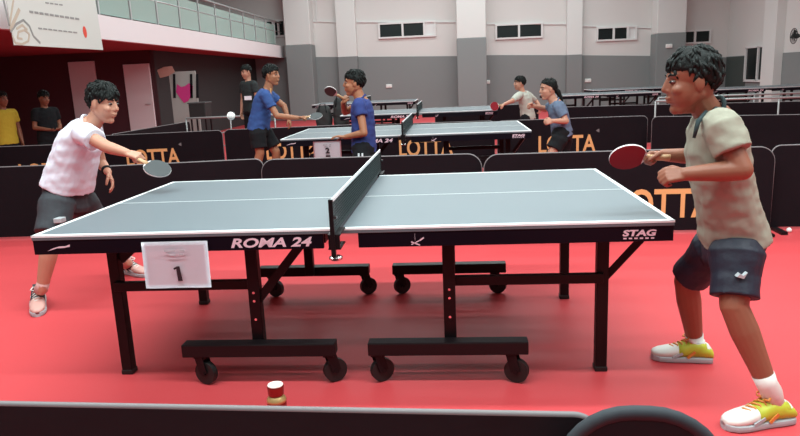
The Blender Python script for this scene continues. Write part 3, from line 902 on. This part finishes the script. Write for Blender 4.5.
bat('dark table tennis bat raised near the chin of the royal-blue boy', B2['wrr']+V((-.005, -.02, .055)), (-.55, -.2, .35), (-.1, -.75, -.75), bat_black, bat_black, r=(.062, .064))

# ---------- boy in pale grey behind the third table
Y = 9.6
B3 = dict(
    head=aty(519.5, 83, Y), face=(-1, -.15, -.05), k=1.0, fringe=.3, fluff=1.0, vox=.009, cvox=.011, eyes=1,
    neck=aty(523, 93, Y), mid=aty(526, 103, Y), pel=aty(528, 117, Y),
    shl=aty(520, 95, Y-.15), shr=aty(526, 94, Y+.13), ell=aty(512, 101, Y-.45), elr=aty(536, 101, Y+.2),
    wrl=aty(504.5, 104, 8.85), wrr=aty(541, 108, Y+.1),
    handl=((-1, 0, -.4), (0, .3, -.9), (0, -.9, -.2), 1.2), handr=((-.2, -.3, -1), (-1, 0, 0), (0, -1, 0), .6),
    hipl=aty(526, 120, Y-.1), hipr=aty(531, 120, Y+.1), knl=aty(523, 134, Y-.12), knr=aty(536, 134, Y+.1), anl=aty(527, 148, Y-.1), anr=aty(541, 148, Y+.1),
    skin=skin_light, shirt=shirt_pale, shorts=cloth_blk, short_len=.8, sock=sock_white, shoe=(shoe_white, sole_grey, shoe_orange, sock_white), sleeve=.9, sleeve_r=(.07, .05), wr=.005)
ground_feet(B3, (-1, -.1, 0))
person('boy in pale grey top reaching left at the third table', B3)
bat('red table tennis bat at the right corner of the third table', B3['wrl']+V((-.05, -.01, -.015)), (-.9, -.25, -.1), (0, -1, .25), bat_red, bat_black)

# ---------- girl in slate blue at the second table
Y = 5.35
B4 = dict(
    head=aty(548, 89, Y), face=(-1, -.25, -.1), k=1.0, fringe=.05, fluff=.4,
    neck=aty(555, 102, Y), mid=aty(559, 115, Y), pel=aty(562, 133, Y),
    shl=aty(558, 106, Y-.14), shr=aty(556, 105, Y+.14), ell=aty(566, 121, Y-.2), elr=aty(545, 109, Y+.25),
    wrl=aty(553, 121, Y-.25), wrr=aty(534, 106, Y+.15),
    handl=((-1, 0, -.1), (0, 1, -.3), (0, 0, 1), .9), handr=((-1, -.2, .1), (0, -.8, -.4), (0, -.4, 1), 1.1),
    hipl=aty(561, 137, Y-.1), hipr=aty(565, 137, Y+.1), knl=aty(551, 154, Y-.15), knr=aty(560, 156, Y+.12), anl=aty(560, 182, Y-.1), anr=aty(572, 178, Y+.15),
    pony=(aty(554, 88, Y+.02), aty(558, 92, Y+.03), aty(561, 98, Y+.03), aty(563, 104, Y+.02)),
    skin=skin_light, shirt=shirt_slate, shorts=cloth_blk, short_len=.72, sock=sock_white, shoe=(shoe_white, sole_grey, shoe_orange, sock_white), sleeve=.7, wr=.006)
ground_feet(B4, (-1, -.1, 0))
person('girl with ponytail in slate blue top at the right end of the second table', B4)


# ---------- standing onlookers
def onlooker(label, px, py, Y, face, shirt, skin, extra=None, k=1.0, hold=False):
    h = aty(px, py, Y); f = V(face).normalized(); l = V((0, 0, 1)).cross(f)
    nk = h-V((0, 0, .17))-f*.03; pel = V((h.x-f.x*.05, h.y-f.y*.05, nk.z-.50))
    D = dict(head=h, face=face, k=k, fringe=.25, fluff=.9, vox=.01, cvox=.012, neck=nk, mid=(nk+pel)/2, pel=pel,
             shl=nk+l*.17-V((0, 0, .05)), shr=nk-l*.17-V((0, 0, .05)), ell=nk+l*.22-V((0, 0, .31)), elr=nk-l*.22-V((0, 0, .31)),
             hipl=pel+l*.09-V((0, 0, .04)), hipr=pel-l*.09-V((0, 0, .04)), skin=skin, shirt=shirt, shorts=cloth_blk, short_len=1.6 if False else .85,
             sock=cloth_blk, shoe=(cloth_blk, rubber, cloth_blk, cloth_blk), sleeve=.6)
    for q, sg in (('l', 1), ('r', -1)):
        if hold:
            D['wr'+q] = nk+l*sg*.08+f*.22-V((0, 0, .30)); D['hand'+q] = (f-l*sg*.6, V((0, 0, 1)), f+l*sg, .5)
        else:
            D['wr'+q] = nk+l*sg*.21+f*.06-V((0, 0, .54)); D['hand'+q] = (V((0, 0, -1)), -l*sg, f, .4)
        z = pel.z
        D['kn'+q] = V((pel.x, pel.y, z*.53))+l*sg*.10; D['an'+q] = V((pel.x, pel.y, .09))+l*sg*.10
    ground_feet(D, V((f.x, f.y, 0)))
    D['shorts'] = cloth_blk; D['short_len'] = .97
    return person(label, D), D


onlooker('person in yellow top standing at the far left edge', 2, 99, 7.6, (1, -.4, 0), shirt_yellow, skin_brown)
onlooker('person in black standing behind the barrier, left of the white-shirted player', 44, 98, 8.0, (.9, -.5, -.25), cloth_blk, skin_brown, hold=True)
pr, D = onlooker('person in dark clothes with white name tag behind the blue-shirted boy', 246, 72, 9.3, (-.6, -.8, -.2), mat('dark_grey_clothing', (.03, .035, .036), .85, .2), skin_light)
tg = aty(248, 98, 9.12)
MB().box(tg, (.13, .01, .07)).build('name_tag', paper, pr)

# ================================================================== SMALL THINGS
b = MB().ell(aty(231, 116, .9), (.022, .022, .022), None, 24, 16).build('table_tennis_ball', plastic_white, smooth=True)
tag(b, 'white ball in flight above the left half of the nearest table', 'ball')
q = atz(788, 229.5, .02)
b = MB().ell((q.x, q.y-.02, .02), (.02, .02, .02), None, 20, 12).build('table_tennis_ball', plastic_white, smooth=True)
tag(b, 'white ball lying on the red floor at the foot of the right barrier', 'ball')

bt = thing('water_bottle', 'copper red bottle with pale cap standing behind the front barrier', 'bottle', (-.245, -.3, 0))
MB().lathe((-.245, -.3, 0), [(.036, .0), (.039, .004), (.039, .12), (.037, .135), (.028, .150), (.024, .156)]).build('bottle_body', bottle_mat, bt, smooth=True)
MB().lathe((-.245, -.3, 0), [(.0395, .128), (.0385, .138), (.030, .151), (.025, .156), (.025, .154), (.028, .146), (.036, .134), (.038, .127)]).build('shoulder_band', gold_metal, bt, smooth=True)
cp = MB().lathe((-.245, -.3, 0), [(.028, .155), (.031, .158), (.033, .192), (.031, .196)]).build('cap', bottle_mat, bt, smooth=False)
MB().lathe((-.245, -.3, 0), [(.030, .195), (.031, .197), (.030, .200), (.005, .2015)]).build('cap_top', bottle_cap, cp, smooth=False)

# banner on the balcony
bY = 7.6
q0, q1 = aty(14, 45, 5.75), aty(103, 50, 8.15); pn = V((0, 0, 1)).cross(q1-q0).normalized()
def on_plane(x, y): d = V(ray(x, y)); return V(CAM)+d*((q0-V(CAM)).dot(pn)/d.dot(pn))
c = [on_plane(4, -12), on_plane(93, -12), q1, q0]
bn = thing('banner', 'large white printed banner hanging from the balcony at upper left', 'banner', (c[2]+c[3])/2)
n_ = (c[1]-c[0]).cross(c[3]-c[0]).normalized()
if n_.dot(V(CAM)-c[3]) < 0: n_ = -n_
mb = MB(); mb.loft([[p-n_*.004 for p in c], [p+n_*.004 for p in c]]); mb.build('sheet', banner_mat, bn)
def on_banner(x, y):
    d = V(ray(x, y)); o_ = V(CAM); return o_+d*((c[3]-o_).dot(n_)/d.dot(n_))+n_*.006
def stroke(mbx, x0, y0, x1, y1, wd): mbx.bar(on_banner(x0, y0), on_banner(x1, y1), wd, .003, up=n_)
def up_stroke(pts, wd, name, mt):
    mb = MB()
    for (x0, y0), (x1, y1) in zip(pts[:-1], pts[1:]): mb.bar(on_banner(x0, y0), on_banner(x1, y1), wd, .003, up=n_)
    return mb.build(name, mt, bn)
mb = MB()
for i in range(10):
    x0 = 29+i*5.1; y0 = 11.6+i*.78; mb.bar(on_banner(x0, y0), on_banner(x0+3.9, y0+.6), .03, .003, up=n_)
mb.build('lettering', grey_print, bn)
mb = MB()
for i in range(8):
    x0 = 38+i*5; y0 = 28.2+i*.58; mb.bar(on_banner(x0, y0), on_banner(x0+3.8, y0+.5), .02, .003, up=n_)
mb.build('lettering', grey_print, bn)
mb = MB()
for i in range(4):
    x0 = 45+i*4.6; y0 = 2.8+i*.6; mb.bar(on_banner(x0, y0), on_banner(x0+3.4, y0+.45), .02, .003, up=n_)
mb.build('lettering', grey_print, bn)
for pts, wd, mt in ((((3, 0), (9, 26)), .035, grey_print), (((13, 0), (9, 26)), .03, beige_print), (((19, 9), (10, 30)), .05, beige_print), (((10, 32), (16, 24), (23, 20), (29, 26), (33, 36), (40, 43)), .03, grey_print),
                    (((12, 36), (15, 43), (22, 44), (28, 41), (29, 34), (24, 30), (18, 32), (17, 38), (22, 39)), .028, beige_print), (((16, 29), (22, 25), (27, 30)), .03, beige_print)):
    up_stroke(pts, wd, 'line_drawing', mt)
mb = MB(); pc = on_banner(84.5, 32); ex = (c[1]-c[0]).normalized(); ey = ex.cross(n_); ey = ey if ey.z > 0 else -ey
mb.prism([(.055*math.cos(i*.3307), .088*math.sin(i*.3307)) for i in range(19)], pc, ex, ey, n_*.002); mb.build('red_spot', red_dot, bn)

# pin-up board and dark machine under the balcony
Y = 12.7
bd = thing('notice_board', 'pale notice board with hot pink paper under the balcony', 'board', aty(184, 125, Y))
a, b_ = aty(169, 72, Y), aty(200, 118, Y)
MB().box(((a.x+b_.x)/2, Y, (a.z+.0)/2), (b_.x-a.x, .05, a.z)).build('panel', board_pale, bd)
def patch(name, pts, mt, Yp): 
    P3 = [aty(x, y, Yp) for x, y in pts]; mbx = MB(); mbx.loft([P3, [p+V((0, .006, 0)) for p in P3]]); return mbx.build(name, mt, bd)
patch('pink_paper', [(177, 84), (181, 87), (185, 86), (189, 83), (193, 86), (192, 95), (188, 101), (184, 103), (180, 98), (176, 92)], pink_hot, Y-.04)
patch('ribbon', [(157, 70), (164, 67), (172, 66), (175, 72), (168, 76), (160, 78)], peach, Y-.04)
for x in (174, 191, 197): patch('dark_strip', [(x-1.2, 74), (x+1.2, 74), (x+1.8, 98), (x-.8, 98)], cloth_blk, Y-.04)
mc = thing('storage_box', 'dark storage box on legs beside the notice board', 'box', aty(197, 125, 11.5))
a, b_ = aty(188, 104, 11.5), aty(206, 118, 11.5)
MB().box(((a.x+b_.x)/2, 11.7, (a.z+b_.z)/2), (b_.x-a.x, .4, a.z-b_.z), bevel=.02).build('box_body', dark_plastic, mc)
MB().box(((a.x+b_.x)/2, 11.7, a.z+.012), (b_.x-a.x+.03, .43, .03), bevel=.01).build('lid', mat('grey_plastic', (.06, .07, .07), .5), mc)
for sx in (-1, 1):
    for sy in (-1, 1): MB().box(((a.x+b_.x)/2+sx*(b_.x-a.x)*.43, 11.7+sy*.16, b_.z/2), (.03, .03, b_.z)).build('leg', black_metal, mc)

# dark sports bags on a bench behind the second table
Y = 10.6
a, b_ = aty(314, 112, Y), aty(348, 117, Y)
bz = .46
bench = thing('bench', 'low dark bench carrying black bags behind the second table', 'bench', ((a.x+b_.x)/2, Y, 0))
MB().box(((a.x+b_.x)/2, Y, bz-.02), (b_.x-a.x+.2, .4, .04), bevel=.006).build('seat', dark_plastic, bench)
for sx in (-1, 1):
    for sy in (-1, 1): MB().box(((a.x+b_.x)/2+sx*(b_.x-a.x)*.48, Y+sy*.15, (bz-.04)/2), (.04, .04, bz-.04)).build('leg', black_metal, bench)
for px, wd, ht, lab in ((323.5, .32, .42, 'low dark grey sports bag on the bench, beside the royal-blue boy'), (340.5, .30, .56, 'tall black sports bag on the bench, behind the royal-blue boy')):
    x = aty(px, 108, Y).x
    bg = thing('sports_bag', lab, 'bag', (x, Y, bz+.004), 'bags on the bench')
    mb = MB(); mb.loft([ering(V((x, Y, bz+.014+ht*t)), V((1, 0, 0)), V((0, 1, 0)), wd/2*w2, .15*w2, 20, 3) for t, w2 in ((.0, .9), (.08, 1), (.5, 1.0), (.85, .85), (1.0, .55))])
    mb.build('bag_body', bag_mat, bg, remesh=.02, sm_it=2, wrinkle=.012, wscale=6)
    MB().tube([(x-wd*.25, Y-.13, bz+ht*.7), (x-wd*.15, Y-.08, bz+ht*1.1), (x+wd*.15, Y-.08, bz+ht*1.1), (x+wd*.25, Y-.13, bz+ht*.7)], .012, 8).build('handle', cloth_blk, bg, smooth=True)

# bare metal barrier frames at the right
rail = mat('pale_metal_rail', (.36, .36, .36), .4, .5, .2)
def metal_frame(a, b, h, label):
    a, b = V((*a, 0)), V((*b, 0)); d = (b-a).normalized(); L = (b-a).length; n = V((d.y, -d.x, 0)); up = V((0, 0, 1))
    root = thing('metal_frame', label, 'frame', (a+b)/2, 'bare metal frames')
    MB().tube([a+up*h, b+up*h], .018, 8).build('top_rail', rail, root, smooth=True)
    MB().tube([a+up*h*.62, b+up*h*.62], .012, 8).build('middle_rail', rail, root, smooth=True)
    MB().tube([a+up*h*.3, b+up*h*.3], .012, 8).build('bottom_rail', rail, root, smooth=True)
    k = max(2, int(round(L/.9)))
    for i in range(k+1):
        p = a+d*L*i/k
        MB().tube([p+up*.02, p+up*h], .014, 8).build('post', rail, root, smooth=True)
        MB().bar(p-n*.2+up*.014, p+n*.2+up*.014, .03, .028).build('foot', rail, root)
    return root
metal_frame((3.9, 9.0), (6.6, 8.35), .80, 'bare metal frame behind the khaki player at right, front one')
metal_frame((4.3, 10.2), (7.6, 9.9), .80, 'bare metal frame at right, standing behind another one')
metal_frame((-4.6, 9.8), (-2.9, 9.9), .78, 'bare metal frame at left, behind the person with the name tag')

# small white boxes on the back wall
for i, (x, y) in enumerate(((389, 86), (487, 82), (588, 80.5), (669, 46))):
    p = aty(x, y, BW-.03 if i < 3 else BW-.75)
    lab = ('white wall box on grey wall, above the farthest table', 'white wall box right of the middle column', 'white wall box on grey wall right of the girl', 'white wall box on the right column')[i]
    o = thing('wall_box', lab, 'wall box', p, 'white wall boxes')
    MB().box(p, (.22, .06, .13), bevel=.02).build('housing', plastic_white, o)
    MB().box(p+V((.03, -.032, 0)), (.05, .008, .05), bevel=.003).build('switch_button', frame_white, o)
# wall fan on the right wall
p = atx(795, 36, RX-.35)
wf = thing('wall_fan', 'dark wall fan on the right wall at the top right edge', 'fan', p)
MB().bar(p+V((.0, 0, 0)), (RX, p.y, p.z-.05), .04).build('bracket', dark_plastic, wf)
mb = MB()
for i in range(24):
    t = i*2*math.pi/24; mb.bar(p+V((-.06, 0, 0)), p+V((-.03, .2*math.cos(t), .2*math.sin(t))), .006)
mb.tube([p+V((-.03, .2*math.cos(t*math.pi/12), .2*math.sin(t*math.pi/12))) for t in range(25)], .01, 6, False)
mb.build('cage', dark_plastic, wf)
mb = MB()
for i in range(3):
    t = i*2.094; mb.prism([(0, -.02), (.16, -.07), (.17, .05), (0, .02)], p+V((-.03, 0, 0)), (0, math.cos(t), math.sin(t)), (.3, -math.sin(t)*.95, math.cos(t)*.95), (.004, 0, 0))
mb.build('blade', dark_plastic, wf)
MB().ell(p+V((.04, 0, 0)), (.09, .07, .07)).build('motor', dark_plastic, wf, smooth=True)
